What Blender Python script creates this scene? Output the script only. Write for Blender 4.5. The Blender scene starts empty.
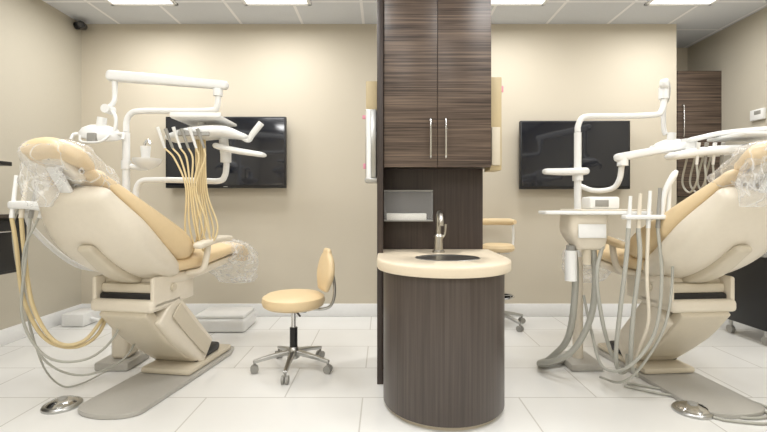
import bpy, bmesh, math, random
from mathutils import Vector, Matrix, Euler
random.seed(7)
S = bpy.context.scene
COL = S.collection

# ------------------------------------------------------------------ materials
def lin(c):
    return tuple(((v/255)/12.92 if v/255 <= .04045 else ((v/255+.055)/1.055)**2.4) for v in c)
def mat(name, rgb, rough=.5, metal=0., coat=0., emis=None, es=0., bump=0., bscale=40., spec=.5):
    m = bpy.data.materials.new(name); m.use_nodes = True
    nt = m.node_tree; b = nt.nodes['Principled BSDF']
    c = lin(rgb) + (1,)
    b.inputs['Roughness'].default_value = rough
    b.inputs['Metallic'].default_value = metal
    b.inputs['Coat Weight'].default_value = coat
    b.inputs['Specular IOR Level'].default_value = spec
    tc = nt.nodes.new('ShaderNodeTexCoord')
    n = nt.nodes.new('ShaderNodeTexNoise'); n.inputs['Scale'].default_value = bscale
    n.inputs['Detail'].default_value = 3
    nt.links.new(tc.outputs['Object'], n.inputs['Vector'])
    mx = nt.nodes.new('ShaderNodeMix'); mx.data_type = 'RGBA'
    mx.inputs[6].default_value = tuple(v*.96 for v in c[:3]) + (1,)
    mx.inputs[7].default_value = tuple(min(1, v*1.03) for v in c[:3]) + (1,)
    nt.links.new(n.outputs['Fac'], mx.inputs[0])
    nt.links.new(mx.outputs[2], b.inputs['Base Color'])
    if bump:
        bp = nt.nodes.new('ShaderNodeBump'); bp.inputs['Strength'].default_value = bump
        bp.inputs['Distance'].default_value = .01
        nt.links.new(n.outputs['Fac'], bp.inputs['Height']); nt.links.new(bp.outputs[0], b.inputs['Normal'])
    if emis:
        b.inputs['Emission Color'].default_value = lin(emis) + (1,)
        b.inputs['Emission Strength'].default_value = es
    return m
def woodmat(name, dark, light, scale, rough=.35, lo=.35, hi=.7):
    m = bpy.data.materials.new(name); m.use_nodes = True
    nt = m.node_tree; b = nt.nodes['Principled BSDF']
    b.inputs['Roughness'].default_value = rough
    tc = nt.nodes.new('ShaderNodeTexCoord'); mp = nt.nodes.new('ShaderNodeMapping')
    mp.inputs['Scale'].default_value = scale
    n = nt.nodes.new('ShaderNodeTexNoise'); n.inputs['Scale'].default_value = 1; n.inputs['Detail'].default_value = 6
    n.inputs['Roughness'].default_value = .65
    r = nt.nodes.new('ShaderNodeValToRGB')
    r.color_ramp.elements[0].position = lo; r.color_ramp.elements[0].color = lin(dark) + (1,)
    r.color_ramp.elements[1].position = hi; r.color_ramp.elements[1].color = lin(light) + (1,)
    nt.links.new(tc.outputs['Object'], mp.inputs['Vector']); nt.links.new(mp.outputs[0], n.inputs['Vector'])
    nt.links.new(n.outputs['Fac'], r.inputs[0]); nt.links.new(r.outputs[0], b.inputs['Base Color'])
    return m
def tilemat(name, c1, c2, mortar, w, h, ms, rough, off=(0, 0, 0), offset=.5, bump=0.1, speck=0):
    m = bpy.data.materials.new(name); m.use_nodes = True
    nt = m.node_tree; b = nt.nodes['Principled BSDF']
    b.inputs['Roughness'].default_value = rough
    tc = nt.nodes.new('ShaderNodeTexCoord'); mp = nt.nodes.new('ShaderNodeMapping')
    mp.inputs['Location'].default_value = off
    br = nt.nodes.new('ShaderNodeTexBrick'); br.offset = offset
    br.inputs['Color1'].default_value = lin(c1)+(1,); br.inputs['Color2'].default_value = lin(c2)+(1,)
    br.inputs['Mortar'].default_value = lin(mortar)+(1,)
    br.inputs['Scale'].default_value = 1; br.inputs['Brick Width'].default_value = w
    br.inputs['Row Height'].default_value = h; br.inputs['Mortar Size'].default_value = ms
    nt.links.new(tc.outputs['Object'], mp.inputs['Vector']); nt.links.new(mp.outputs[0], br.inputs['Vector'])
    n = nt.nodes.new('ShaderNodeTexNoise'); n.inputs['Scale'].default_value = 60 if speck else 2.5
    n.inputs['Detail'].default_value = 4
    nt.links.new(tc.outputs['Object'], n.inputs['Vector'])
    mx = nt.nodes.new('ShaderNodeMix'); mx.data_type = 'RGBA'; mx.blend_type = 'MULTIPLY'
    mx.inputs[0].default_value = 1
    rr = nt.nodes.new('ShaderNodeMapRange'); rr.inputs[3].default_value = .95; rr.inputs[4].default_value = 1.03
    nt.links.new(n.outputs['Fac'], rr.inputs[0])
    nt.links.new(br.outputs['Color'], mx.inputs[6]); nt.links.new(rr.outputs[0], mx.inputs[7])
    nt.links.new(mx.outputs[2], b.inputs['Base Color'])
    bp = nt.nodes.new('ShaderNodeBump'); bp.inputs['Strength'].default_value = bump; bp.inputs['Distance'].default_value = .004
    bp.invert = True
    nt.links.new(br.outputs['Fac'], bp.inputs['Height']); nt.links.new(bp.outputs[0], b.inputs['Normal'])
    return m
def wrapmat(name, base=.07, rim=.45, crease=.4, sc=7, bump=.5):
    """thin clear film: mostly transparent, whiter at grazing angles and along creases"""
    m = bpy.data.materials.new(name); m.use_nodes = True
    nt = m.node_tree; nt.nodes.clear(); L = nt.links.new
    out = nt.nodes.new('ShaderNodeOutputMaterial'); mx = nt.nodes.new('ShaderNodeMixShader')
    t = nt.nodes.new('ShaderNodeBsdfTransparent'); t.inputs[0].default_value = (.99, .99, .99, 1)
    p = nt.nodes.new('ShaderNodeBsdfPrincipled'); p.inputs['Base Color'].default_value = (.93, .93, .93, 1)
    p.inputs['Roughness'].default_value = .12
    tc = nt.nodes.new('ShaderNodeTexCoord'); n = nt.nodes.new('ShaderNodeTexNoise')
    n.inputs['Scale'].default_value = sc; n.inputs['Detail'].default_value = 2; n.inputs['Distortion'].default_value = 1.2
    L(tc.outputs['Object'], n.inputs['Vector'])
    bp = nt.nodes.new('ShaderNodeBump'); bp.inputs['Strength'].default_value = bump; bp.inputs['Distance'].default_value = .02
    L(n.outputs['Fac'], bp.inputs['Height']); L(bp.outputs[0], p.inputs['Normal'])
    s = nt.nodes.new('ShaderNodeMath'); s.operation = 'SUBTRACT'; s.inputs[1].default_value = .5; L(n.outputs['Fac'], s.inputs[0])
    a = nt.nodes.new('ShaderNodeMath'); a.operation = 'ABSOLUTE'; L(s.outputs[0], a.inputs[0])
    r = nt.nodes.new('ShaderNodeMapRange'); r.inputs[1].default_value = 0; r.inputs[2].default_value = .035
    r.inputs[3].default_value = crease; r.inputs[4].default_value = 0; L(a.outputs[0], r.inputs[0])
    lw = nt.nodes.new('ShaderNodeLayerWeight'); lw.inputs[0].default_value = .25
    f = nt.nodes.new('ShaderNodeMath'); f.operation = 'MULTIPLY_ADD'; f.inputs[1].default_value = rim; f.inputs[2].default_value = base
    L(lw.outputs['Facing'], f.inputs[0])
    ad = nt.nodes.new('ShaderNodeMath'); ad.operation = 'ADD'; ad.use_clamp = True
    L(f.outputs[0], ad.inputs[0]); L(r.outputs[0], ad.inputs[1]); L(ad.outputs[0], mx.inputs[0])
    L(t.outputs[0], mx.inputs[1]); L(p.outputs[0], mx.inputs[2]); L(mx.outputs[0], out.inputs[0])
    return m

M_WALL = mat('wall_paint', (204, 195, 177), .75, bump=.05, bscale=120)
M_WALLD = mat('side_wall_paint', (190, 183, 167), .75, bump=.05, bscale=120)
M_TRIM = mat('white_trim', (240, 240, 239), .4)
M_FLOOR = tilemat('floor_tile', (237, 236, 233), (234, 233, 229), (204, 201, 195), .9, .45, .0042, .14, off=(.12, .22, 0))
M_CEIL = tilemat('ceiling_tile', (214, 217, 222), (208, 211, 216), (240, 240, 242), .61, .61, .014, .9, off=(.2, .44, 0), offset=0, speck=1)
M_ZEBRA = woodmat('zebra_wood', (42, 31, 26), (122, 104, 90), (1.2, 1.2, 75), .35, .36, .70)
M_DARK = woodmat('dark_laminate', (48, 38, 34), (72, 61, 55), (60, 60, 1.5), .4)
M_BASE = woodmat('brushed_brown_laminate', (68, 59, 54), (88, 79, 73), (70, 70, 1.2), .36)
M_COUNTER = mat('cream_stone', (230, 216, 192), .3, bscale=90)
M_CHROME = mat('chrome', (215, 215, 215), .15, 1)
M_NICKEL = mat('satin_nickel', (190, 186, 178), .28, 1)
M_STEEL = mat('brushed_steel', (185, 185, 183), .3, 1)
M_UPH = mat('beige_vinyl', (225, 201, 160), .42, bump=.03)
M_SHELL = mat('cream_plastic', (222, 213, 196), .35)
M_SHELL2 = mat('cream_plastic_dark', (204, 194, 174), .4)
M_WHITE = mat('white_plastic', (233, 233, 231), .3)
M_BLACK = mat('black_plastic', (22, 22, 24), .4)
M_GREY = mat('grey_plastic', (150, 148, 142), .45)
M_PLATE = mat('base_plate_grey', (182, 179, 172), .35, .15)
M_HOSEY = mat('tan_hose', (214, 194, 150), .45)
M_HOSEG = mat('grey_hose', (174, 173, 164), .45)
M_SCREEN = mat('screen_glass', (18, 22, 32), .06, spec=.8)
M_TAN = mat('tan_box', (190, 172, 134), .5)
M_PINK = mat('pink_tag', (225, 150, 170), .5)
M_PAPER = mat('paper', (240, 238, 232), .8)
M_WRAP = wrapmat('plastic_wrap')
M_CLEAR = wrapmat('clear_acrylic', .08, .3, 0, 4, 0)
M_LAMP = mat('lamp_diffuser', (255, 255, 255), .5, emis=(255, 254, 250), es=1.6)

# ------------------------------------------------------------------ geometry helpers
class Grp:
    def __init__(s, name, loc=(0, 0, 0), rz=0, world=False):
        e = bpy.data.objects.new(name, None); e.empty_display_size = .1
        e.location = loc; e.rotation_euler = (0, 0, math.radians(rz)); COL.objects.link(e)
        s.e = e; s.off = Vector(loc) if world else Vector((0, 0, 0))
def mk(g, name, verts, faces, m, smooth=True, ang=40):
    me = bpy.data.meshes.new(name)
    off = g.off if g else Vector((0, 0, 0))
    me.from_pydata([tuple(Vector(v)-off) for v in verts], [], faces)
    bm = bmesh.new(); bm.from_mesh(me); bmesh.ops.recalc_face_normals(bm, faces=bm.faces)
    if smooth:
        for f in bm.faces: f.smooth = True
        for e in bm.edges:
            if len(e.link_faces) == 2 and e.calc_face_angle(0) > math.radians(ang): e.smooth = False
    bm.to_mesh(me); bm.free()
    me.materials.append(m)
    o = bpy.data.objects.new(name, me); COL.objects.link(o)
    if g: o.parent = g.e
    return o
def box(g, name, lo, hi, m, bev=.005, rot=None, seg=2):
    lo = Vector(lo); hi = Vector(hi); c = (lo+hi)/2; s = hi-lo
    bm = bmesh.new(); bmesh.ops.create_cube(bm, size=1)
    for v in bm.verts: v.co = Vector((v.co.x*s.x, v.co.y*s.y, v.co.z*s.z))
    if bev: bmesh.ops.bevel(bm, geom=bm.edges[:], offset=min(bev, min(s)*.45), segments=seg, profile=.5, affect='EDGES')
    R = Matrix.Identity(3)
    if rot: R = Euler([math.radians(a) for a in rot]).to_matrix()
    vs = [R @ v.co + c for v in bm.verts]
    bm.verts.index_update(); fs = [[v.index for v in f.verts] for f in bm.faces]
    bm.free()
    return mk(g, name, vs, fs, m, True, 30)
def cr(pts, n):
    P = [Vector(p) for p in pts]
    if len(P) < 3 or n < 2: return P
    Q = [P[0]*2-P[1]]+P+[P[-1]*2-P[-2]]; out = []
    for i in range(1, len(Q)-2):
        a, b, c, d = Q[i-1], Q[i], Q[i+1], Q[i+2]
        for k in range(n):
            t = k/n
            out.append(.5*((2*b)+(c-a)*t+(2*a-5*b+4*c-d)*t*t+(3*b-a-3*c+d)*t**3))
    out.append(P[-1]); return out
def crs(vals, n):
    return [v.x for v in cr([(v, 0, 0) for v in vals], n)]
def tube(g, name, pts, r, m, n=6, seg=10):
    P = cr(pts, n); R = r if isinstance(r, (list, tuple)) else None
    if R: R = crs(R, n) if len(P) != len(R) else list(R)
    vs = []; fs = []; N = None
    for i, p in enumerate(P):
        T = (P[min(i+1, len(P)-1)]-P[max(i-1, 0)]).normalized()
        if N is None:
            N = T.orthogonal().normalized()
        else:
            N = (N-T*N.dot(T)); N = N.normalized() if N.length > 1e-6 else T.orthogonal().normalized()
        B = T.cross(N); rr = R[i] if R else r
        for k in range(seg):
            a = 2*math.pi*k/seg; vs.append(p+(N*math.cos(a)+B*math.sin(a))*rr)
    for i in range(len(P)-1):
        for k in range(seg):
            fs.append((i*seg+k, i*seg+(k+1) % seg, (i+1)*seg+(k+1) % seg, (i+1)*seg+k))
    fs.append(tuple(range(seg))[::-1]); fs.append(tuple((len(P)-1)*seg+k for k in range(seg)))
    return mk(g, name, vs, fs, m, True, 50)
def cyl(g, name, a, b, r, m, seg=24, r2=None):
    return tube(g, name, [a, b], [r, r if r2 is None else r2], m, 1, seg)
def lathe(g, name, prof, m, c=(0, 0, 0), seg=40, sx=1, sy=1, rot=None):
    vs = []; fs = []; c = Vector(c); R = rot or Matrix.Identity(3)
    for (r, z) in prof:
        r = max(r, .0004)
        for k in range(seg):
            a = 2*math.pi*k/seg; vs.append(c+R @ Vector((r*sx*math.cos(a), r*sy*math.sin(a), z)))
    for i in range(len(prof)-1):
        for k in range(seg):
            fs.append((i*seg+k, i*seg+(k+1) % seg, (i+1)*seg+(k+1) % seg, (i+1)*seg+k))
    fs.append(tuple(range(seg))[::-1]); fs.append(tuple((len(prof)-1)*seg+k for k in range(seg)))
    return mk(g, name, vs, fs, m, True, 35)
def loft(g, name, pts, wid, thk, m, U=(1, 0, 0), n=6, seg=28, e=3., cap=.03, jit=0, arc=0):
    """cushion like solid swept along pts; half widths wid along U, half thickness thk"""
    P = cr(pts, n); W = crs(wid, n); H = crs(thk, n); U = Vector(U).normalized(); rings = []
    T = [(P[min(i+1, len(P)-1)]-P[max(i-1, 0)]).normalized() for i in range(len(P))]
    K = 5
    for j in range(K):
        ph = math.pi/2*(1-j/K); s = math.cos(ph)
        rings.append((P[0]-T[0]*cap*math.sin(ph), T[0], W[0]-cap*(1-s), max(H[0]*(.05+.95*s), .001)))
    for i in range(len(P)): rings.append((P[i], T[i], W[i], H[i]))
    for j in range(1, K+1):
        ph = math.pi/2*(j/K); s = math.cos(ph)
        rings.append((P[-1]+T[-1]*cap*math.sin(ph), T[-1], W[-1]-cap*(1-s), max(H[-1]*(.05+.95*s), .001)))
    vs = []; fs = []
    for ri, (p, t, w, h) in enumerate(rings):
        V = U.cross(t).normalized()
        for k in range(seg):
            a = 2*math.pi*k/seg; ca, sa = math.cos(a), math.sin(a)
            f = 1 + (jit*(math.sin(3*a+ri*.55)*.6+math.sin(7*a-ri*.8)*.4+math.sin(ri*1.3+2*a)*.5) if jit else 0)
            x = f*w*math.copysign(abs(ca)**(2/e), ca); y = f*h*math.copysign(abs(sa)**(2/e), sa)
            q = p+U*x+V*(y+arc*(x/max(w, .01))**2)
            vs.append(q)
    L = len(rings)
    for i in range(L-1):
        for k in range(seg):
            fs.append((i*seg+k, i*seg+(k+1) % seg, (i+1)*seg+(k+1) % seg, (i+1)*seg+k))
    fs.append(tuple(range(seg))[::-1]); fs.append(tuple((L-1)*seg+k for k in range(seg)))
    return mk(g, name, vs, fs, m, True, 75)
def prism(g, name, outline, z0, z1, m, bev=.004):
    bm = bmesh.new(); vs = [bm.verts.new((x, y, z0)) for x, y in outline]
    f = bm.faces.new(vs); r = bmesh.ops.extrude_face_region(bm, geom=[f])
    for v in r['geom']:
        if isinstance(v, bmesh.types.BMVert): v.co.z = z1
    bmesh.ops.recalc_face_normals(bm, faces=bm.faces[:])
    if bev:
        ed = [e for e in bm.edges if abs(e.verts[0].co.z-e.verts[1].co.z) < 1e-6]
        bmesh.ops.bevel(bm, geom=ed, offset=bev, segments=2, profile=.5, affect='EDGES')
    bm.verts.index_update()
    V = [v.co.copy() for v in bm.verts]; F = [[v.index for v in f.verts] for f in bm.faces]; bm.free()
    return mk(g, name, V, F, m, True, 30)
def flat(name, lo, hi, m):
    return box(None, name, lo, hi, m, 0)

# ------------------------------------------------------------------ room
XL, XR, YB, YR, ZC, YF = -3.02, 3.5, 4.3, 4.95, 2.92, -2.2
flat('floor', (XL-.1, YF-.1, -.1), (XR+.1, YR+.1, 0), M_FLOOR)
flat('ceiling', (XL-.1, YF-.1, ZC), (XR+.1, YR+.1, ZC+.1), M_CEIL)
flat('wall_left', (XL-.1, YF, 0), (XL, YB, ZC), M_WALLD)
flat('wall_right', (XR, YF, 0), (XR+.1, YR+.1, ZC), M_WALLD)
flat('wall_back', (XL-.1, YB, 0), (2.93, YR+.1, ZC), M_WALL)
flat('wall_recess', (2.93, YR, 0), (XR, YR+.1, ZC), M_WALL)
flat('wall_front', (XL-.1, YF-.1, 0), (XR+.1, YF, ZC), M_WALL)
bh = .125
box(None, 'baseboard_back', (XL, YB-.018, 0), (2.948, YB, bh), M_TRIM, .004)
box(None, 'baseboard_left', (XL, YF, 0), (XL+.018, YB, bh), M_TRIM, .004)
box(None, 'baseboard_right', (XR-.018, YF, 0), (XR, YR, bh), M_TRIM, .004)
box(None, 'baseboard_recess', (2.93, YR-.018, 0), (XR, YR, bh), M_TRIM, .004)

# ceiling troffers
def troffer(x, y, power=16, w=.6, dome=True):
    g = Grp('ceiling_light', (x, y, ZC))
    h = w/2
    for i, (a, b) in enumerate([((-h, -h), (h, -h+.03)), ((-h, h-.03), (h, h)), ((-h, -h), (-h+.03, h)), ((h-.03, -h), (h, h))]):
        box(g, 'frame_%d' % i, (a[0], a[1], -.014), (b[0], b[1], 0), M_TRIM, .003)
    box(g, 'diffuser', (-h+.03, -h+.03, -.006), (h-.03, h-.03, 0), M_LAMP, 0)
    if dome:
        lathe(g, 'centre_dome', [(.0, -.05), (.05, -.045), (.085, -.03), (.1, -.008), (.1, -.004)], M_LAMP, (0, .12, 0), seg=24)
    L = bpy.data.lights.new('troffer_lamp', 'AREA'); L.shape = 'SQUARE'; L.size = w-.1; L.energy = power
    L.color = (1, .998, .99)
    o = bpy.data.objects.new('lamp', L); o.location = (0, 0, -.055); COL.objects.link(o); o.parent = g.e
for x in (-2.15, -.95, 1.15, 2.65):
    troffer(x, 3.58)
for x in (-2.15, -.55, 1.15, 2.65):  # unseen row above the frame, added to light the room
    troffer(x, 1.75)
for x in (-2.15, 0, 2.15):  # unseen rows overhead and behind the camera, added for lighting
    troffer(x, 0.0); troffer(x, -1.4)

# ------------------------------------------------------------------ sink island with cabinets
g = Grp('sink_vanity', (.335, 2.6, 0), world=True)
cx = .335
def outline(r, cy, yb, n=40):
    o = [(cx+r, yb)]
    for i in range(n+1):
        a = -math.pi*i/n; o.append((cx+r*math.cos(a), cy+r*math.sin(a)))
    o.append((cx-r, yb)); return o
prism(g, 'base_cabinet', outline(.335, 2.425, 2.9), .025, .762, M_BASE, .003)
prism(g, 'toe_kick', outline(.312, 2.425, 2.9), 0, .025, M_SHELL2, 0)
# countertop with sink cut-out
R, cy0, yb = .372, 2.43, 2.9
sc = (cx+.025, 2.42)
def inside(x, y):
    return (abs(x-cx) <= R and cy0 <= y <= yb) or ((x-cx)**2+(y-cy0)**2 <= R*R and y <= cy0)
def ray(a):
    lo_, hi_ = 0, 2.
    for _ in range(40):
        mid = (lo_+hi_)/2
        if inside(sc[0]+mid*math.cos(a), sc[1]+mid*math.sin(a)): lo_ = mid
        else: hi_ = mid
    return lo_
angs = sorted([2*math.pi*i/96 for i in range(96)]+[math.atan2(yb-sc[1]-1e-4, s*(R)-(sc[0]-cx)-s*1e-4) % (2*math.pi) for s in (1, -1)])
out = [(sc[0]+ray(a)*math.cos(a), sc[1]+ray(a)*math.sin(a)) for a in angs]
inn = [(sc[0]+.17*math.cos(a), sc[1]+.135*math.sin(a)) for a in angs]
def shrink(o, d): return [(sc[0]+(x-sc[0])*(1-d), sc[1]+(y-sc[1])*(1-d)) for x, y in o]
N = len(angs); rings = [(inn, .775), (inn, .808), (shrink(inn, -.03), .813), (shrink(out, .022), .813), (shrink(out, .006), .809), (out, .801), (out, .765), (shrink(out, .012), .757), (shrink(inn, -.1), .757)]
vs = [(x, y, z) for o, z in rings for x, y in o]; fs = []
for i in range(len(rings)):
    j = (i+1) % len(rings)
    for k in range(N): fs.append((i*N+k, i*N+(k+1) % N, j*N+(k+1) % N, j*N+k))
mk(g, 'countertop', vs, fs, M_COUNTER, True, 50)
lathe(g, 'sink_basin', [(.185, .812), (.178, .816), (.168, .81), (.165, .72), (.14, .67), (.05, .655), (.02, .652)], M_STEEL, (sc[0], sc[1], 0), 48, 1, .8)
lathe(g, 'drain', [(.025, .657), (.02, .66), (.008, .656)], M_CHROME, (sc[0], sc[1], 0), 20)
# panels
box(g, 'side_panel', (-.04, 2.66, 0), (-.002, 3.14, ZC), M_DARK, .002)
box(g, 'back_panel', (-.002, 2.9, 0), (.67, 2.93, ZC), M_DARK, .002)
box(g, 'partition_core', (-.002, 2.93, 0), (.67, 3.14, ZC), M_DARK, .002)
# upper cabinet
box(g, 'upper_carcass', (0, 2.70, 1.352), (.672, 2.9, ZC), M_DARK, .002)
box(g, 'upper_door_1', (.001, 2.68, 1.347), (.3345, 2.70, ZC-.02), M_ZEBRA, .002)
box(g, 'upper_door_2', (.3375, 2.68, 1.347), (.672, 2.70, ZC-.02), M_ZEBRA, .002)
for i, x in enumerate((.292, .386)):
    tube(g, 'handle_%d' % (i+1), [(x, 2.68, 1.40), (x, 2.66, 1.405), (x, 2.652, 1.43), (x, 2.65, 1.53), (x, 2.652, 1.62), (x, 2.66, 1.645), (x, 2.68, 1.65)], .006, M_CHROME, 4, 10)
# faucet
g = Grp('faucet', (.36, 2.76, .813), world=True)
x, y = .345, 2.70
lathe(g, 'base', [(.040, 0), (.039, .008), (.029, .016), (.027, .09), (.030, .1), (.022, .115)], M_NICKEL, (x, y, .813), 24)
tube(g, 'spout', [(x, y, .91), (x, y, .98), (x, y-.005, 1.03), (x, y-.04, 1.06), (x, y-.09, 1.055), (x, y-.12, 1.02), (x, y-.125, .985)], [.018, .017, .016, .015, .015, .016, .017], M_NICKEL, 6, 14)
tube(g, 'lever', [(x+.02, y, .9), (x+.04, y, .93), (x+.045, y, .99)], [.008, .007, .009], M_NICKEL, 4)
# paper towel box under the cabinet
g = Grp('paper_towel_dispenser', (.15, 2.85, 1.1), world=True)
box(g, 'acrylic_back', (.005, 2.895, 1.01), (.32, 2.9, 1.205), M_CLEAR, 0)
box(g, 'acrylic_front', (.005, 2.79, 1.01), (.32, 2.794, 1.205), M_CLEAR, 0)
box(g, 'acrylic_side_1', (.005, 2.794, 1.01), (.009, 2.895, 1.205), M_CLEAR, 0)
box(g, 'acrylic_side_2', (.316, 2.794, 1.01), (.32, 2.895, 1.205), M_CLEAR, 0)
box(g, 'frame_top', (.003, 2.788, 1.2), (.322, 2.9, 1.207), M_GREY, .002)
box(g, 'frame_bottom', (.003, 2.788, 1.003), (.322, 2.9, 1.012), M_GREY, .002)
box(g, 'paper_stack', (.02, 2.8, 1.012), (.28, 2.89, 1.055), M_PAPER, .004)
# glove box racks on both flanks
g = Grp('glove_box_holder', (-.08, 2.8, 1.6), world=True)
box(g, 'tan_panel', (-.112, 2.74, 1.30), (-.041, 2.92, 1.9), M_TAN, .004)
box(g, 'steel_dispenser', (-.112, 2.69, 1.275), (-.043, 2.74, 1.71), M_STEEL, .006)
cyl(g, 'cup_tube', (-.092, 2.672, 1.27), (-.092, 2.672, 1.70), .015, M_WHITE)
box(g, 'bottom_tray', (-.116, 2.655, 1.255), (-.041, 2.9, 1.275), M_STEEL, .003)
box(g, 'tag_1', (-.135, 2.75, 1.66), (-.112, 2.76, 1.685), M_PINK, .003)
box(g, 'tag_2', (-.130, 2.74, 1.34), (-.110, 2.75, 1.375), M_PINK, .003)
g = Grp('glove_box_holder', (.71, 2.8, 1.6), world=True)
box(g, 'tan_panel', (.674, 2.72, 1.33), (.748, 2.88, 1.92), M_TAN, .004)
box(g, 'glove_box', (.68, 2.70, 1.36), (.735, 2.72, 1.6), M_SHELL2, .004)
box(g, 'tag', (.748, 2.74, 1.83), (.765, 2.75, 1.87), M_PINK, .003)

# ------------------------------------------------------------------ TVs
def tv(x0, x1, z0, z1):
    g = Grp('wall_mounted_tv', ((x0+x1)/2, YB-.09, (z0+z1)/2), world=True)
    box(g, 'bezel', (x0, YB-.12, z0), (x1, YB-.07, z1), M_BLACK, .006)
    box(g, 'screen', (x0+.015, YB-.1225, z0+.03), (x1-.015, YB-.119, z1-.015), M_SCREEN, 0)
    box(g, 'wall_bracket', ((x0+x1)/2-.2, YB-.07, (z0+z1)/2-.15), ((x0+x1)/2+.2, YB-.001, (z0+z1)/2+.15), M_BLACK, .004)
    box(g, 'logo', ((x0+x1)/2-.02, YB-.1235, z0+.01), ((x0+x1)/2+.02, YB-.12, z0+.018), M_GREY, 0)
tv(-2.12, -.95, 1.275, 1.97)
tv(1.33, 2.40, 1.265, 1.93)

# ------------------------------------------------------------------ tall wall cabinet in recess
g = Grp('wall_cabinet', (3.2, 4.6, 1.85), world=True)
box(g, 'carcass', (2.94, 4.47, 1.2), (3.499, 4.94, 2.5), M_DARK, .002)
box(g, 'door_left', (2.94, 4.45, 1.2), (3.04, 4.47, 2.5), M_ZEBRA, .002)
box(g, 'door_right', (3.044, 4.45, 1.2), (3.499, 4.47, 2.5), M_ZEBRA, .002)
tube(g, 'handle', [(3.09, 4.45, 1.82), (3.09, 4.42, 1.84), (3.09, 4.42, 2.12), (3.09, 4.45, 2.14)], .007, M_CHROME, 4)

# ------------------------------------------------------------------ left wall console and shelf
g = Grp('wall_mounted_console', (-2.8, 2.5, .85), world=True)
box(g, 'body', (XL+.001, 1.7, .64), (-2.57, 3.1, 1.02), M_BLACK, .005)
box(g, 'top', (XL+.001, 1.68, 1.02), (-2.55, 3.12, 1.045), M_DARK, .003)
for i in range(3):
    box(g, 'drawer_%d' % i, (-2.57, 1.72+i*.46, .66), (-2.558, 2.16+i*.46, 1.0), M_BLACK, .003)
    tube(g, 'pull_%d' % i, [(-2.558, 1.85+i*.46, .93), (-2.54, 1.86+i*.46, .93), (-2.54, 2.02+i*.46, .93), (-2.558, 2.03+i*.46, .93)], .005, M_CHROME, 3)
g = Grp('wall_shelf', (-2.85, 2.4, 1.4), world=True)
box(g, 'board', (XL+.001, 1.9, 1.395), (-2.72, 3.15, 1.425), M_BLACK, .003)
for i, yy in enumerate((2.1, 2.85)):
    box(g, 'bracket_%d' % i, (XL+.001, yy, 1.25), (XL+.03, yy+.02, 1.395), M_BLACK, .002)

# security camera
g = Grp('security_camera', (-2.9, 4.2, 2.8), world=True)
cyl(g, 'mount', (-3.019, 4.22, 2.87), (-2.98, 4.22, 2.87), .035, M_BLACK)
tube(g, 'arm', [(-3.0, 4.22, 2.87), (-2.94, 4.2, 2.86)], .012, M_BLACK, 1)
cyl(g, 'body', (-2.96, 4.24, 2.87), (-2.90, 4.12, 2.84), .035, M_BLACK)
cyl(g, 'lens', (-2.90, 4.12, 2.84), (-2.897, 4.114, 2.838), .02, M_SCREEN)

# thermostat on right wall
g = Grp('thermostat', (3.49, 4.0, 1.95), world=True)
box(g, 'case', (3.465, 3.93, 1.90), (3.499, 4.07, 2.0), M_WHITE, .006)
box(g, 'display', (3.462, 3.95, 1.95), (3.466, 4.02, 1.985), M_GREY, .001)

# utility boxes on floor
g = Grp('utility_junction_box', (-1.4, 3.9, 0), world=True)
box(g, 'housing', (-1.66, 3.72, 0), (-1.20, 4.08, .12), M_WHITE, .03, seg=4)
box(g, 'lid', (-1.645, 3.735, .118), (-1.215, 4.065, .15), M_WHITE, .015, seg=3)
g = Grp('utility_junction_box', (-2.75, 4.0, 0), world=True)
box(g, 'housing', (-2.93, 3.9, 0), (-2.72, 4.15, .12), M_WHITE, .02)
box(g, 'riser', (-2.70, 4.18, 0), (-2.6, 4.27, .36), M_WHITE, .01)
tube(g, 'pipe', [(-2.72, 4.0, .06), (-2.6, 4.0, .03), (-2.3, 3.9, .02)], .015, M_WHITE)

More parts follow.
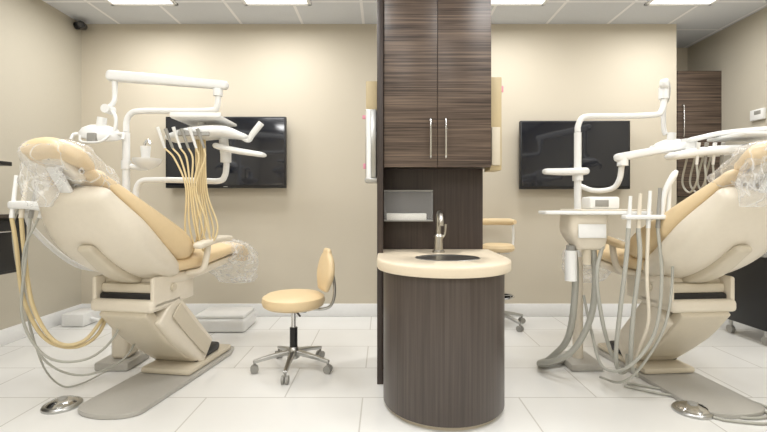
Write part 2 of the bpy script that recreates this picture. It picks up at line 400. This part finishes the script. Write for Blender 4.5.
# ------------------------------------------------------------------ dental chair
def chair(loc, rz):
    g = Grp('dental_chair', loc, rz)
    # floor plate
    o = []
    for i in range(13):
        a = math.pi+math.pi*i/12; o.append((.04+.19*math.cos(a), -.40+.10*math.sin(a)))
    for x, y in ((.24, .1), (.24, .5), (.20, .62), (-.10, .62), (-.15, .5), (-.15, .1)): o.append((x, y))
    prism(g, 'base_plate', o, 0, .028, M_PLATE, .008)
    box(g, 'base_cover', (-.13, .02, .028), (.22, .55, .07), M_SHELL2, .02)
    box(g, 'base_black', (-.13, .14, .07), (.20, .42, .13), M_BLACK, .02)
    # lift arm
    loft(g, 'lift_arm', [(.01, -.14, .50), (.02, .02, .33), (.03, .25, .12)], [.19, .19, .175], [.115, .115, .10], M_SHELL, e=9, cap=.015)
    loft(g, 'lift_cover', [(.01, -.27, .50), (.02, -.12, .33), (.03, .10, .14)], [.15, .145, .13], [.035, .035, .03], M_SHELL2, e=8, cap=.01)
    loft(g, 'lift_seam', [(.215, -.10, .48), (.215, .05, .32), (.215, .24, .14)], [.004, .004, .004], [.05, .05, .05], M_SHELL2, e=6, cap=.003)
    # upper carriage
    box(g, 'carriage_black', (-.17, -.26, .55), (.17, .14, .605), M_BLACK, .015)
    box(g, 'carriage_skirt', (-.20, -.30, .50), (.20, -.02, .572), M_SHELL, .025, seg=3)
    box(g, 'hinge_side_1', (.17, -.28, .52), (.20, .10, .70), M_SHELL, .012)
    box(g, 'hinge_side_2', (-.20, -.28, .52), (-.17, .10, .70), M_SHELL, .012)
    box(g, 'hinge_cover', (-.17, -.25, .6), (.17, .10, .66), M_SHELL2, .02)
    cyl(g, 'pivot', (-.215, -.12, .62), (.215, -.12, .62), .022, M_SHELL2)
    # seat pan + cushion
    loft(g, 'seat_pan', [(0, -.18, .66), (0, .1, .665), (0, .45, .69), (0, .72, .70)], [.2, .21, .2, .17], [.035, .035, .03, .025], M_SHELL, e=5)
    loft(g, 'seat_cushion', [(0, -.08, .745), (0, .12, .745), (0, .42, .765), (0, .68, .775), (0, .84, .74), (0, .95, .67)], [.24, .25, .23, .21, .19, .16], [.05, .055, .055, .05, .045, .035], M_UPH, cap=.04)
    # backrest
    loft(g, 'backrest_shell', [(0, .01, .71), (0, -.14, .745), (0, -.31, .85), (0, -.46, .99), (0, -.585, 1.14)], [.17, .245, .275, .265, .20], [.05, .08, .10, .10, .075], M_SHELL, cap=.06, e=2.8)
    loft(g, 'backrest_cushion', [(0, .10, .85), (0, -.05, .875), (0, -.24, .985), (0, -.42, 1.125), (0, -.56, 1.255)], [.2, .27, .27, .235, .165], [.06, .115, .105, .065, .035], M_UPH, cap=.05, e=2.8, arc=.02)
    loft(g, 'backrest_spine', [(0, -.12, .65), (0, -.34, .74), (0, -.52, .88)], [.07, .06, .045], [.03, .03, .02], M_SHELL2, e=4)
    # headrest
    box(g, 'headrest_bar', (-.03, -.685, 1.16), (.03, -.665, 1.30), M_WHITE, .004, rot=(35, 0, 0))
    loft(g, 'headrest_back', [(0, -.61, 1.24), (0, -.70, 1.32)], [.07, .06], [.025, .02], M_SHELL, e=4)
    loft(g, 'headrest_cushion', [(-.0, -.59, 1.315), (0, -.68, 1.36), (0, -.75, 1.385)], [.11, .135, .11], [.035, .05, .04], M_UPH, cap=.03, arc=.02)
    loft(g, 'headrest_wrap', [(0, -.53, 1.22), (0, -.61, 1.29), (0, -.69, 1.335), (0, -.76, 1.36)], [.18, .165, .165, .12], [.07, .075, .08, .06], M_WRAP, cap=.03, jit=.05)
    loft(g, 'headrest_wrap_drape', [(-.06, -.70, 1.31), (-.08, -.70, 1.22), (-.10, -.68, 1.12)], [.10, .11, .07], [.03, .04, .02], M_WRAP, cap=.02, jit=.1)
    # foot wrap
    loft(g, 'foot_wrap', [(.01, .56, .745), (.01, .75, .725), (.02, .90, .64), (.03, .98, .50)], [.235, .24, .23, .17], [.085, .115, .13, .08], M_WRAP, cap=.04, jit=.06)
    # armrests
    for s in (-1, 1):
        loft(g, 'armrest_%s' % ('r' if s > 0 else 'l'), [(s*.31, -.02, .86), (s*.32, .15, .885), (s*.31, .32, .88)], [.035, .04, .035], [.02, .022, .02], M_UPH if s < 0 else M_SHELL, cap=.03)
        tube(g, 'armrest_post_%s' % ('r' if s > 0 else 'l'), [(s*.20, .02, .68), (s*.29, .04, .70), (s*.31, .06, .78), (s*.31, .08, .87)], .02, M_SHELL)
    return g
chair((-1.44, 2.72, 0), -9)
chair((1.79, 2.72, 0), 5)

# ------------------------------------------------------------------ dental lights & delivery units
def lamp_head(g, c, aim=1):
    c = Vector(c)
    R = Matrix.Rotation(math.radians(20), 3, 'X') @ Matrix.Rotation(math.radians(8*aim), 3, 'Y')
    lathe(g, 'reflector', [(.02, .055), (.07, .05), (.11, .03), (.13, 0), (.132, -.02), (.12, -.03), (.10, -.015), (.03, .0)], M_WHITE, c, 32, 1.05, .75, R)
    lathe(g, 'lens', [(.11, -.018), (.08, -.028), (.02, -.032)], M_CLEAR, c, 28, 1.05, .75, R)
    cyl(g, 'lamp_hub', c+Vector((0, 0, .03)), c+Vector((.01, 0, .11)), .03, M_WHITE)
    for s in (-1, 1):
        tube(g, 'grip_%d' % s, [c+Vector((s*.12, 0, 0)), c+Vector((s*.17, -.02, -.01)), c+Vector((s*.175, -.04, -.05))], .012, M_WHITE)
    box(g, 'switch_block', c+Vector((-.03, -.10, -.075)), c+Vector((.03, -.05, -.01)), M_GREY, .006)
    tube(g, 'guard', [c+Vector((-.10, -.06, -.02)), c+Vector((-.06, -.10, -.07)), c+Vector((.06, -.10, -.07)), c+Vector((.10, -.06, -.02))], .008, M_WHITE)

# --- left light
g = Grp('dental_light', (-1.795, 3.0, 1.6), world=True)
tube(g, 'lower_arm', [(-1.795, 3, 1.62), (-1.793, 3, 1.69), (-1.765, 3, 1.745), (-1.69, 3, 1.765), (-1.4, 3, 1.765), (-1.2, 3, 1.77), (-1.165, 3, 1.79), (-1.155, 3, 1.84), (-1.155, 3, 1.92)], .02, M_WHITE, 6, 14)
cyl(g, 'elbow', (-1.155, 3, 1.87), (-1.155, 3, 1.92), .032, M_WHITE)
loft(g, 'upper_arm', [(-1.11, 3, 1.945), (-1.4, 3, 1.97), (-1.9, 3, 2.01)], [.03, .032, .036], [.03, .033, .038], M_WHITE, U=(0, 1, 0), e=3.5)
tube(g, 'drop_1', [(-1.875, 3, 1.99), (-1.875, 3, 1.88), (-1.88, 2.99, 1.82), (-1.92, 2.97, 1.76)], [.02, .016, .016, .018], M_WHITE)
cyl(g, 'knuckle', (-1.9, 2.93, 1.77), (-1.9, 3.01, 1.77), .03, M_WHITE)
tube(g, 'drop_2', [(-1.9, 2.97, 1.78), (-1.84, 2.95, 1.72), (-1.84, 2.94, 1.62), (-1.9, 2.93, 1.58)], .012, M_WHITE)
lamp_head(g, (-1.94, 2.95, 1.60))
# --- right light
g = Grp('dental_light', (1.355, 3.0, 1.6), world=True)
tube(g, 'lower_arm', [(1.355, 3, 1.62), (1.357, 3, 1.66), (1.385, 3, 1.715), (1.46, 3, 1.73), (1.7, 3, 1.73), (1.9, 3, 1.74), (1.94, 3, 1.77), (1.955, 3, 1.83), (1.955, 3, 1.9)], .02, M_WHITE, 6, 14)
cyl(g, 'elbow', (1.955, 3, 1.85), (1.955, 3, 1.93), .032, M_WHITE)
loft(g, 'upper_arm', [(1.94, 2.97, 1.95), (2.1, 3.2, 1.965), (2.3, 3.52, 1.98)], [.03, .032, .034], [.03, .033, .036], M_WHITE, U=(.85, -.52, 0), e=3.5)
tube(g, 'drop_1', [(2.28, 3.5, 1.97), (2.28, 3.5, 1.75), (2.29, 3.49, 1.68)], .018, M_WHITE)
lamp_head(g, (2.31, 3.46, 1.58), -1)

# --- left delivery unit
g = Grp('dental_delivery_unit', (-1.795, 3.0, 0), world=True)
box(g, 'foot', (-1.93, 2.86, 0), (-1.70, 3.14, .06), M_PLATE, .015)
box(g, 'pedestal', (-1.86, 2.92, .06), (-1.74, 3.08, .74), M_SHELL, .03, seg=3)
cyl(g, 'pole', (-1.795, 3, .72), (-1.795, 3, 1.615), .024, M_WHITE)
cyl(g, 'pole_collar', (-1.795, 3, 1.08), (-1.795, 3, 1.2), .035, M_WHITE)
cyl(g, 'pole_collar_2', (-1.795, 3, 1.36), (-1.795, 3, 1.42), .032, M_WHITE)
tube(g, 'swing_arm', [(-1.795, 3, 1.12), (-1.735, 3, 1.14), (-1.725, 3, 1.22), (-1.69, 3, 1.275), (-1.6, 3, 1.285), (-1.3, 2.98, 1.28), (-1.13, 2.95, 1.275), (-1.085, 2.94, 1.31), (-1.07, 2.93, 1.38), (-1.07, 2.92, 1.46)], .02, M_WHITE, 6, 14)
cyl(g, 'arm_elbow', (-1.07, 2.92, 1.40), (-1.07, 2.92, 1.5), .035, M_WHITE)
# cuspidor
lathe(g, 'cuspidor_bowl', [(.02, 0), (.06, .02), (.09, .05), (.095, .075), (.085, .075), (.075, .045), (.02, .02)], M_WHITE, (-1.66, 3.02, 1.36), 28)
tube(g, 'cuspidor_arm', [(-1.795, 3, 1.39), (-1.72, 3.01, 1.37), (-1.66, 3.02, 1.37)], .018, M_WHITE)
lathe(g, 'cup', [(.026, 0), (.034, .09), (.031, .09), (.024, .01)], M_WHITE, (-1.66, 3.0, 1.43), 24)
tube(g, 'cup_filler', [(-1.70, 3.06, 1.41), (-1.70, 3.06, 1.54), (-1.67, 3.05, 1.57), (-1.65, 3.04, 1.54)], .009, M_CHROME)
# tray head
box(g, 'tray', (-1.34, 2.70, 1.655), (-1.02, 3.0, 1.675), M_WHITE, .01)
box(g, 'tray_rim_front', (-1.34, 2.69, 1.66), (-1.02, 2.705, 1.69), M_WHITE, .005)
box(g, 'tray_pad', (-1.31, 2.74, 1.674), (-1.06, 2.97, 1.68), M_SHELL2, .002)
loft(g, 'head_body', [(-1.38, 2.84, 1.55), (-1.25, 2.84, 1.575), (-1.05, 2.84, 1.59), (-.92, 2.84, 1.56)], [.09, .12, .12, .07], [.025, .035, .035, .02], M_WHITE, U=(0, 1, 0), e=3.5)
cyl(g, 'tray_post', (-1.2, 2.84, 1.6), (-1.2, 2.84, 1.66), .025, M_WHITE)
loft(g, 'control_arm', [(-1.10, 2.86, 1.50), (-.98, 2.84, 1.47), (-.80, 2.82, 1.44)], [.05, .05, .045], [.02, .02, .016], M_WHITE, U=(0, 1, 0), e=3.5)
tube(g, 'grab_handle', [(-.95, 2.82, 1.56), (-.88, 2.8, 1.53), (-.85, 2.79, 1.57), (-.79, 2.78, 1.64)], [.012, .014, .02, .022], M_WHITE)
cyl(g, 'post_joint', (-1.07, 2.90, 1.46), (-1.07, 2.87, 1.57), .03, M_WHITE)
box(g, 'touch_pad', (-1.30, 2.715, 1.545), (-1.10, 2.73, 1.59), M_GREY, .005, rot=(-20, 0, 0))
for i in range(6):
    x = -1.40+i*.05
    cyl(g, 'handpiece_%d' % i, (x-.02, 2.70, 1.60-.01*(i % 2)), (x+.012, 2.73, 1.47), .011, M_GREY if i % 2 else M_WHITE, 12, .008)
    lw = -1.25+i*.026; zb = .82+.03*(i % 3); k = -1.235+.013*i
    tube(g, 'hose_%d' % i, [(x+.012, 2.73, 1.47), (x+.02+.012*(5-i), 2.72, 1.40), (k-.01, 2.71, 1.22), (lw, 2.71, zb+.14), (lw+.03, 2.73, zb), (lw+.055, 2.76, zb+.10), (k+.02, 2.80, 1.2), (-1.24+.012*i, 2.84, 1.54)], .0060, M_HOSEY, 7, 8)
# assistant holder with suction hoses
tube(g, 'assistant_arm', [(-1.83, 2.95, .66), (-2.0, 2.8, .72), (-2.02, 2.5, .95), (-1.93, 2.32, 1.08)], .016, M_WHITE)
loft(g, 'assistant_holder', [(-1.99, 2.31, 1.11), (-1.90, 2.29, 1.11), (-1.80, 2.27, 1.10)], [.025]*3, [.022]*3, M_WHITE, U=(0, 1, 0), e=4)
for i in range(4):
    x = -1.98+i*.05
    cyl(g, 'suction_tip_%d' % i, (x, 2.29, 1.04), (x-.01+.005*i, 2.33, 1.27-.03*i), .012, (M_WHITE, M_SHELL, M_GREY, M_WHITE)[i], 12, .009)
hs = [([(-1.98, 2.29, 1.04), (-1.965, 2.3, .9), (-1.95, 2.33, .6), (-1.86, 2.36, .38), (-1.74, 2.42, .31), (-1.66, 2.5, .36), (-1.64, 2.6, .52), (-1.7, 2.8, .58)], .010, M_HOSEY),
      ([(-1.93, 2.29, 1.04), (-1.92, 2.3, .85), (-1.89, 2.32, .56), (-1.8, 2.36, .36), (-1.7, 2.44, .34), (-1.65, 2.56, .46), (-1.72, 2.85, .5)], .010, M_HOSEY),
      ([(-1.88, 2.29, 1.04), (-1.9, 2.28, .8), (-1.93, 2.3, .5), (-1.84, 2.35, .28), (-1.68, 2.42, .24), (-1.56, 2.48, .34), (-1.6, 2.7, .5), (-1.76, 2.9, .5)], .007, M_HOSEG),
      ([(-1.83, 2.28, 1.04), (-1.90, 2.27, .85), (-1.96, 2.36, .55), (-1.92, 2.42, .25), (-1.75, 2.5, .12), (-1.55, 2.6, .2), (-1.58, 2.8, .4), (-1.76, 2.95, .45)], .006, M_HOSEG),
      ([(-1.96, 2.31, 1.1), (-2.0, 2.32, .95), (-2.03, 2.42, .6), (-1.99, 2.5, .2), (-1.94, 2.58, .03), (-1.86, 2.64, .012), (-1.8, 2.8, .03)], .005, M_HOSEG)]
for i, (p, r, m) in enumerate(hs): tube(g, 'suction_hose_%d' % i, p, r, m, 7, 8)

# --- right delivery unit
g = Grp('dental_delivery_unit', (1.355, 3.0, 0), world=True)
box(g, 'foot', (1.25, 2.86, 0), (1.47, 3.14, .05), M_PLATE, .015)
cyl(g, 'pole_lower', (1.355, 3, .05), (1.355, 3, .75), .035, M_SHELL)
cyl(g, 'pole', (1.355, 3, .72), (1.355, 3, 1.615), .024, M_WHITE)
cyl(g, 'pole_collar', (1.355, 3, 1.28), (1.355, 3, 1.36), .035, M_WHITE)
loft(g, 'side_arm', [(1.12, 2.95, 1.34), (1.25, 2.98, 1.34), (1.4, 3.0, 1.345)], [.04, .045, .045], [.02, .024, .026], M_WHITE, U=(0, 1, 0), e=3.5)
tube(g, 'swing_arm', [(1.355, 3, 1.25), (1.45, 2.97, 1.21), (1.55, 2.92, 1.22), (1.58, 2.88, 1.28), (1.585, 2.86, 1.38), (1.585, 2.85, 1.43)], .018, M_WHITE)
cyl(g, 'arm_elbow', (1.585, 2.85, 1.37), (1.585, 2.85, 1.45), .034, M_WHITE)
loft(g, 'balance_arm', [(1.56, 2.85, 1.425), (1.75, 2.82, 1.46), (1.98, 2.8, 1.50)], [.03, .03, .03], [.028, .026, .026], M_WHITE, U=(0, 1, 0), e=3.5)
cyl(g, 'balance_joint', (1.99, 2.8, 1.43), (1.99, 2.8, 1.54), .045, M_WHITE)
loft(g, 'head_body', [(1.84, 2.72, 1.42), (1.98, 2.70, 1.44), (2.16, 2.68, 1.45), (2.3, 2.68, 1.47)], [.07, .1, .11, .1], [.025, .03, .03, .025], M_WHITE, U=(0, 1, 0), e=3.5)
loft(g, 'tray_arm', [(1.98, 2.75, 1.53), (2.15, 2.72, 1.565), (2.42, 2.7, 1.59)], [.03, .03, .03], [.016, .016, .016], M_WHITE, U=(0, 1, 0), e=3.5)
box(g, 'tray', (2.1, 2.5, 1.52), (2.45, 2.8, 1.54), M_WHITE, .01)
for i in range(4):
    x = 1.92+i*.05
    cyl(g, 'handpiece_%d' % i, (x, 2.62, 1.49), (x+.01, 2.65, 1.36), .011, M_GREY if i % 2 else M_WHITE, 12, .008)
    tube(g, 'hose_%d' % i, [(x+.01, 2.65, 1.36), (x+.02, 2.66, 1.26), (x+.03, 2.74, 1.19), (x+.04, 2.82, 1.26), (x+.03, 2.76, 1.42)], .006, M_HOSEG, 7, 8)
# work tray and cuspidor block
prism(g, 'work_tray', [(.95, 2.52), (.97, 2.5), (1.14, 2.44), (1.5, 2.42), (1.54, 2.46), (1.54, 2.74), (1.5, 2.78), (1.14, 2.76), (.97, 2.66), (.95, 2.64)], 1.055, 1.075, M_WHITE, .006)
prism(g, 'work_tray_lip', [(1.13, 2.45), (1.51, 2.43), (1.53, 2.75), (1.13, 2.75)], 1.075, 1.085, M_SHELL, .003)
tube(g, 'tray_support', [(1.355, 3, 1.02), (1.34, 2.9, 1.02), (1.3, 2.7, 1.05)], .022, M_WHITE)
loft(g, 'unit_block', [(1.20, 2.58, 1.055), (1.20, 2.58, .95), (1.22, 2.58, .86)], [.115, .115, .085], [.10, .10, .075], M_SHELL, e=5, cap=.02)
box(g, 'unit_panel', (1.12, 2.468, .92), (1.28, 2.478, 1.0), M_WHITE, .004)
box(g, 'cup_box', (1.24, 2.58, 1.085), (1.42, 2.7, 1.16), M_WHITE, .012)
box(g, 'cup_box_label', (1.27, 2.576, 1.10), (1.35, 2.58, 1.14), M_GREY, .001)
cyl(g, 'canister', (1.115, 2.56, .84), (1.115, 2.56, .66), .034, M_WHITE)
cyl(g, 'canister_cap', (1.115, 2.56, .87), (1.115, 2.56, .84), .026, M_GREY)
cyl(g, 'valve', (1.20, 2.54, .86), (1.20, 2.54, .76), .025, M_SHELL2)
box(g, 'holder_bar', (1.34, 2.38, 1.03), (1.62, 2.43, 1.055), M_WHITE, .008)
for i in range(5):
    x = 1.37+i*.055
    cyl(g, 'suction_tip_%d' % i, (x, 2.405, .98), (x+.015, 2.41, 1.16+.015*i), .012, (M_WHITE, M_SHELL, M_WHITE, M_GREY, M_WHITE)[i], 12, .009)
tube(g, 'evac_handle', [(1.56, 2.41, 1.05), (1.57, 2.4, 1.18), (1.61, 2.39, 1.27), (1.63, 2.39, 1.3)], [.012, .014, .018, .01], M_WHITE)
hs = [([(1.14, 2.6, .9), (1.17, 2.62, .7), (1.18, 2.68, .42), (1.17, 2.75, .24), (1.12, 2.83, .12), (1.07, 2.88, .05), (1.08, 2.96, .025), (1.15, 3.0, .025), (1.28, 3.02, .03)], .02, M_HOSEG),
      ([(1.24, 2.55, .88), (1.26, 2.56, .65), (1.25, 2.6, .42), (1.18, 2.66, .22), (1.10, 2.74, .12), (1.04, 2.86, .06), (1.09, 2.92, .03), (1.25, 2.98, .04)], .018, M_HOSEG),
      ([(1.29, 2.52, .9), (1.24, 2.5, .7), (1.27, 2.5, .45), (1.34, 2.54, .25), (1.42, 2.62, .15), (1.5, 2.75, .08)], .011, M_HOSEG),
      ([(1.37, 2.405, .98), (1.36, 2.41, .8), (1.33, 2.42, .5), (1.33, 2.46, .25), (1.4, 2.55, .12), (1.5, 2.65, .1), (1.56, 2.75, .15)], .012, M_HOSEG),
      ([(1.425, 2.405, .98), (1.43, 2.4, .8), (1.40, 2.41, .5), (1.41, 2.45, .22), (1.5, 2.55, .1), (1.57, 2.7, .1)], .012, M_HOSEG),
      ([(1.48, 2.405, .98), (1.47, 2.4, .7), (1.49, 2.42, .45), (1.46, 2.48, .25), (1.50, 2.58, .14), (1.58, 2.75, .2)], .010, M_SHELL),
      ([(1.535, 2.405, .98), (1.54, 2.38, .7), (1.50, 2.38, .4), (1.38, 2.42, .2), (1.3, 2.55, .15), (1.33, 2.75, .3), (1.35, 2.9, .5)], .009, M_HOSEG),
      ([(1.59, 2.405, 1.0), (1.60, 2.38, .75), (1.56, 2.38, .45), (1.45, 2.42, .2), (1.38, 2.5, .08), (1.36, 2.7, .03)], .007, M_HOSEG)]
for i, (p, r, m) in enumerate(hs): tube(g, 'suction_hose_%d' % i, p, r, m, 7, 10)

# ------------------------------------------------------------------ foot pedals
def pedal(x, y, cable=None):
    g = Grp('foot_control_pedal', (x, y, 0))
    lathe(g, 'rim', [(.095, 0), (.095, .012), (.088, .02), (.08, .022)], M_STEEL, seg=36)
    lathe(g, 'dome', [(.08, .02), (.06, .034), (.03, .042), (.0, .044)], M_CHROME, seg=36)
    lathe(g, 'cap', [(.025, .042), (.022, .05), (.0, .052)], M_GREY, seg=24)
    for i, c in enumerate(cable or []): tube(g, 'cable_%d' % i, c, .007, M_HOSEG, 7, 8)
pedal(-1.77, 2.37)
pedal(1.66, 2.31, [[(-.20, .30, .012), (-.05, .2, .010), (.16, .12, .010), (.34, .03, .010), (.36, -.06, .010), (.22, -.09, .010), (.09, -.02, .01)],
                   [(-.16, .34, .012), (.05, .24, .010), (.28, .12, .010), (.40, .10, .010), (.42, -.02, .010), (.3, -.14, .010), (.12, -.12, .01), (.05, -.08, .01)]])

# ------------------------------------------------------------------ stools
def starbase(g, R=.25, rot=10):
    lathe(g, 'hub', [(.03, .07), (.042, .08), (.04, .13), (.028, .15)], M_STEEL, seg=24)
    for i in range(5):
        a = math.radians(rot+72*i); d = Vector((math.cos(a), math.sin(a), 0)); n = Vector((-d.y, d.x, 0))
        loft(g, 'leg_%d' % i, [d*.02+Vector((0, 0, .115)), d*.13+Vector((0, 0, .10)), d*R+Vector((0, 0, .075))], [.022, .017, .013], [.018, .014, .011], M_STEEL, U=n, e=4, cap=.01)
        c = d*R
        cyl(g, 'caster_stem_%d' % i, c+Vector((0, 0, .08)), c+Vector((0, 0, .045)), .008, M_GREY, 12)
        for s in (-1, 1):
            cyl(g, 'caster_wheel_%d_%d' % (i, s), c+n*s*.006+Vector((0, 0, .026)), c+n*s*.022+Vector((0, 0, .026)), .026, M_GREY, 20)
g = Grp('dental_stool', (-.61, 2.92, 0))
starbase(g, .255, -18)
cyl(g, 'gas_sleeve', (0, 0, .12), (0, 0, .28), .026, M_BLACK)
cyl(g, 'gas_piston', (0, 0, .27), (0, 0, .42), .015, M_CHROME)
box(g, 'seat_mechanism', (-.08, -.07, .395), (.10, .07, .422), M_BLACK, .008)
lathe(g, 'seat_cushion', [(.0, .42), (.18, .42), (.203, .435), (.212, .462), (.205, .49), (.18, .506), (.1, .512), (0, .513)], M_UPH, seg=48)
tube(g, 'height_lever', [(-.02, .02, .41), (.05, -.12, .405), (.08, -.19, .405)], .006, M_BLACK)
tube(g, 'back_bracket', [(.08, 0, .405), (.2, .02, .40), (.255, .025, .43), (.275, .03, .52), (.262, .03, .64), (.235, .025, .69)], .010, M_STEEL)
loft(g, 'backrest', [(.20, .02, .555), (.212, .022, .64), (.222, .025, .73), (.225, .025, .785)], [.10, .14, .12, .06], [.025, .034, .028, .02], M_UPH, U=(-.42, .9, 0), cap=.03)
g = Grp('assistant_stool', (1.06, 3.98, 0))
starbase(g, .25, 15)
cyl(g, 'gas_sleeve', (0, 0, .12), (0, 0, .42), .026, M_BLACK)
cyl(g, 'gas_piston', (0, 0, .4), (0, 0, .68), .016, M_CHROME)
lathe(g, 'foot_ring', [(.13, .27), (.14, .262), (.15, .27), (.14, .278), (.13, .27)], M_CHROME, seg=40)
for i in range(3):
    a = 2*math.pi*i/3; tube(g, 'ring_spoke_%d' % i, [(.02*math.cos(a), .02*math.sin(a), .27), (.135*math.cos(a), .135*math.sin(a), .27)], .006, M_CHROME, 1)
lathe(g, 'seat_cushion', [(0, .68), (.12, .68), (.145, .695), (.15, .715), (.14, .74), (.12, .752), (0, .756)], M_UPH, seg=40)
tube(g, 'arm_bracket', [(.05, .02, .67), (.12, .05, .67), (.155, .07, .72), (.165, .08, .82), (.16, .08, .93)], .011, M_WHITE)
pts = [(.17*math.cos(math.radians(a)), .17*math.sin(math.radians(a)), .95) for a in range(10, 161, 25)]
tube(g, 'body_support', pts, [.02]+[.032]*(len(pts)-2)+[.02], M_UPH, 5, 16)
# ------------------------------------------------------------------ instrument cart right
g = Grp('instrument_cart', (3.1, 3.5, 0), world=True)
box(g, 'body', (2.98, 3.35, .12), (3.44, 3.78, .70), M_BLACK, .01)
box(g, 'top', (2.96, 3.33, .70), (3.46, 3.80, .73), M_GREY, .008)
for i in range(4):
    box(g, 'drawer_%d' % i, (3.0, 3.338, .15+i*.135), (3.42, 3.35, .27+i*.135), M_BLACK, .004)
    tube(g, 'pull_%d' % i, [(3.11, 3.338, .23+i*.135), (3.12, 3.32, .23+i*.135), (3.30, 3.32, .23+i*.135), (3.31, 3.338, .23+i*.135)], .005, M_CHROME, 3)
for i, (x, y) in enumerate(((3.02, 3.39), (3.40, 3.39), (3.02, 3.74), (3.40, 3.74))):
    cyl(g, 'caster_fork_%d' % i, (x, y, .12), (x, y, .05), .014, M_STEEL, 12)
    cyl(g, 'caster_wheel_%d' % i, (x-.014, y, .035), (x+.014, y, .035), .035, M_GREY, 20)

# ------------------------------------------------------------------ camera, world
W = bpy.data.worlds.new('World'); S.world = W; W.use_nodes = True
W.node_tree.nodes['Background'].inputs[0].default_value = (.9, .92, 1, 1)
W.node_tree.nodes['Background'].inputs[1].default_value = .5
cam = bpy.data.cameras.new('camera'); cam.sensor_width = 36; cam.lens = 430/767*36; cam.shift_y = -11/767
co = bpy.data.objects.new('camera', cam); co.location = (0, 0, 1.11); co.rotation_euler = (math.pi/2, 0, 0)
COL.objects.link(co); S.camera = co
S.view_settings.view_transform = 'Standard'
S.view_settings.exposure = 0
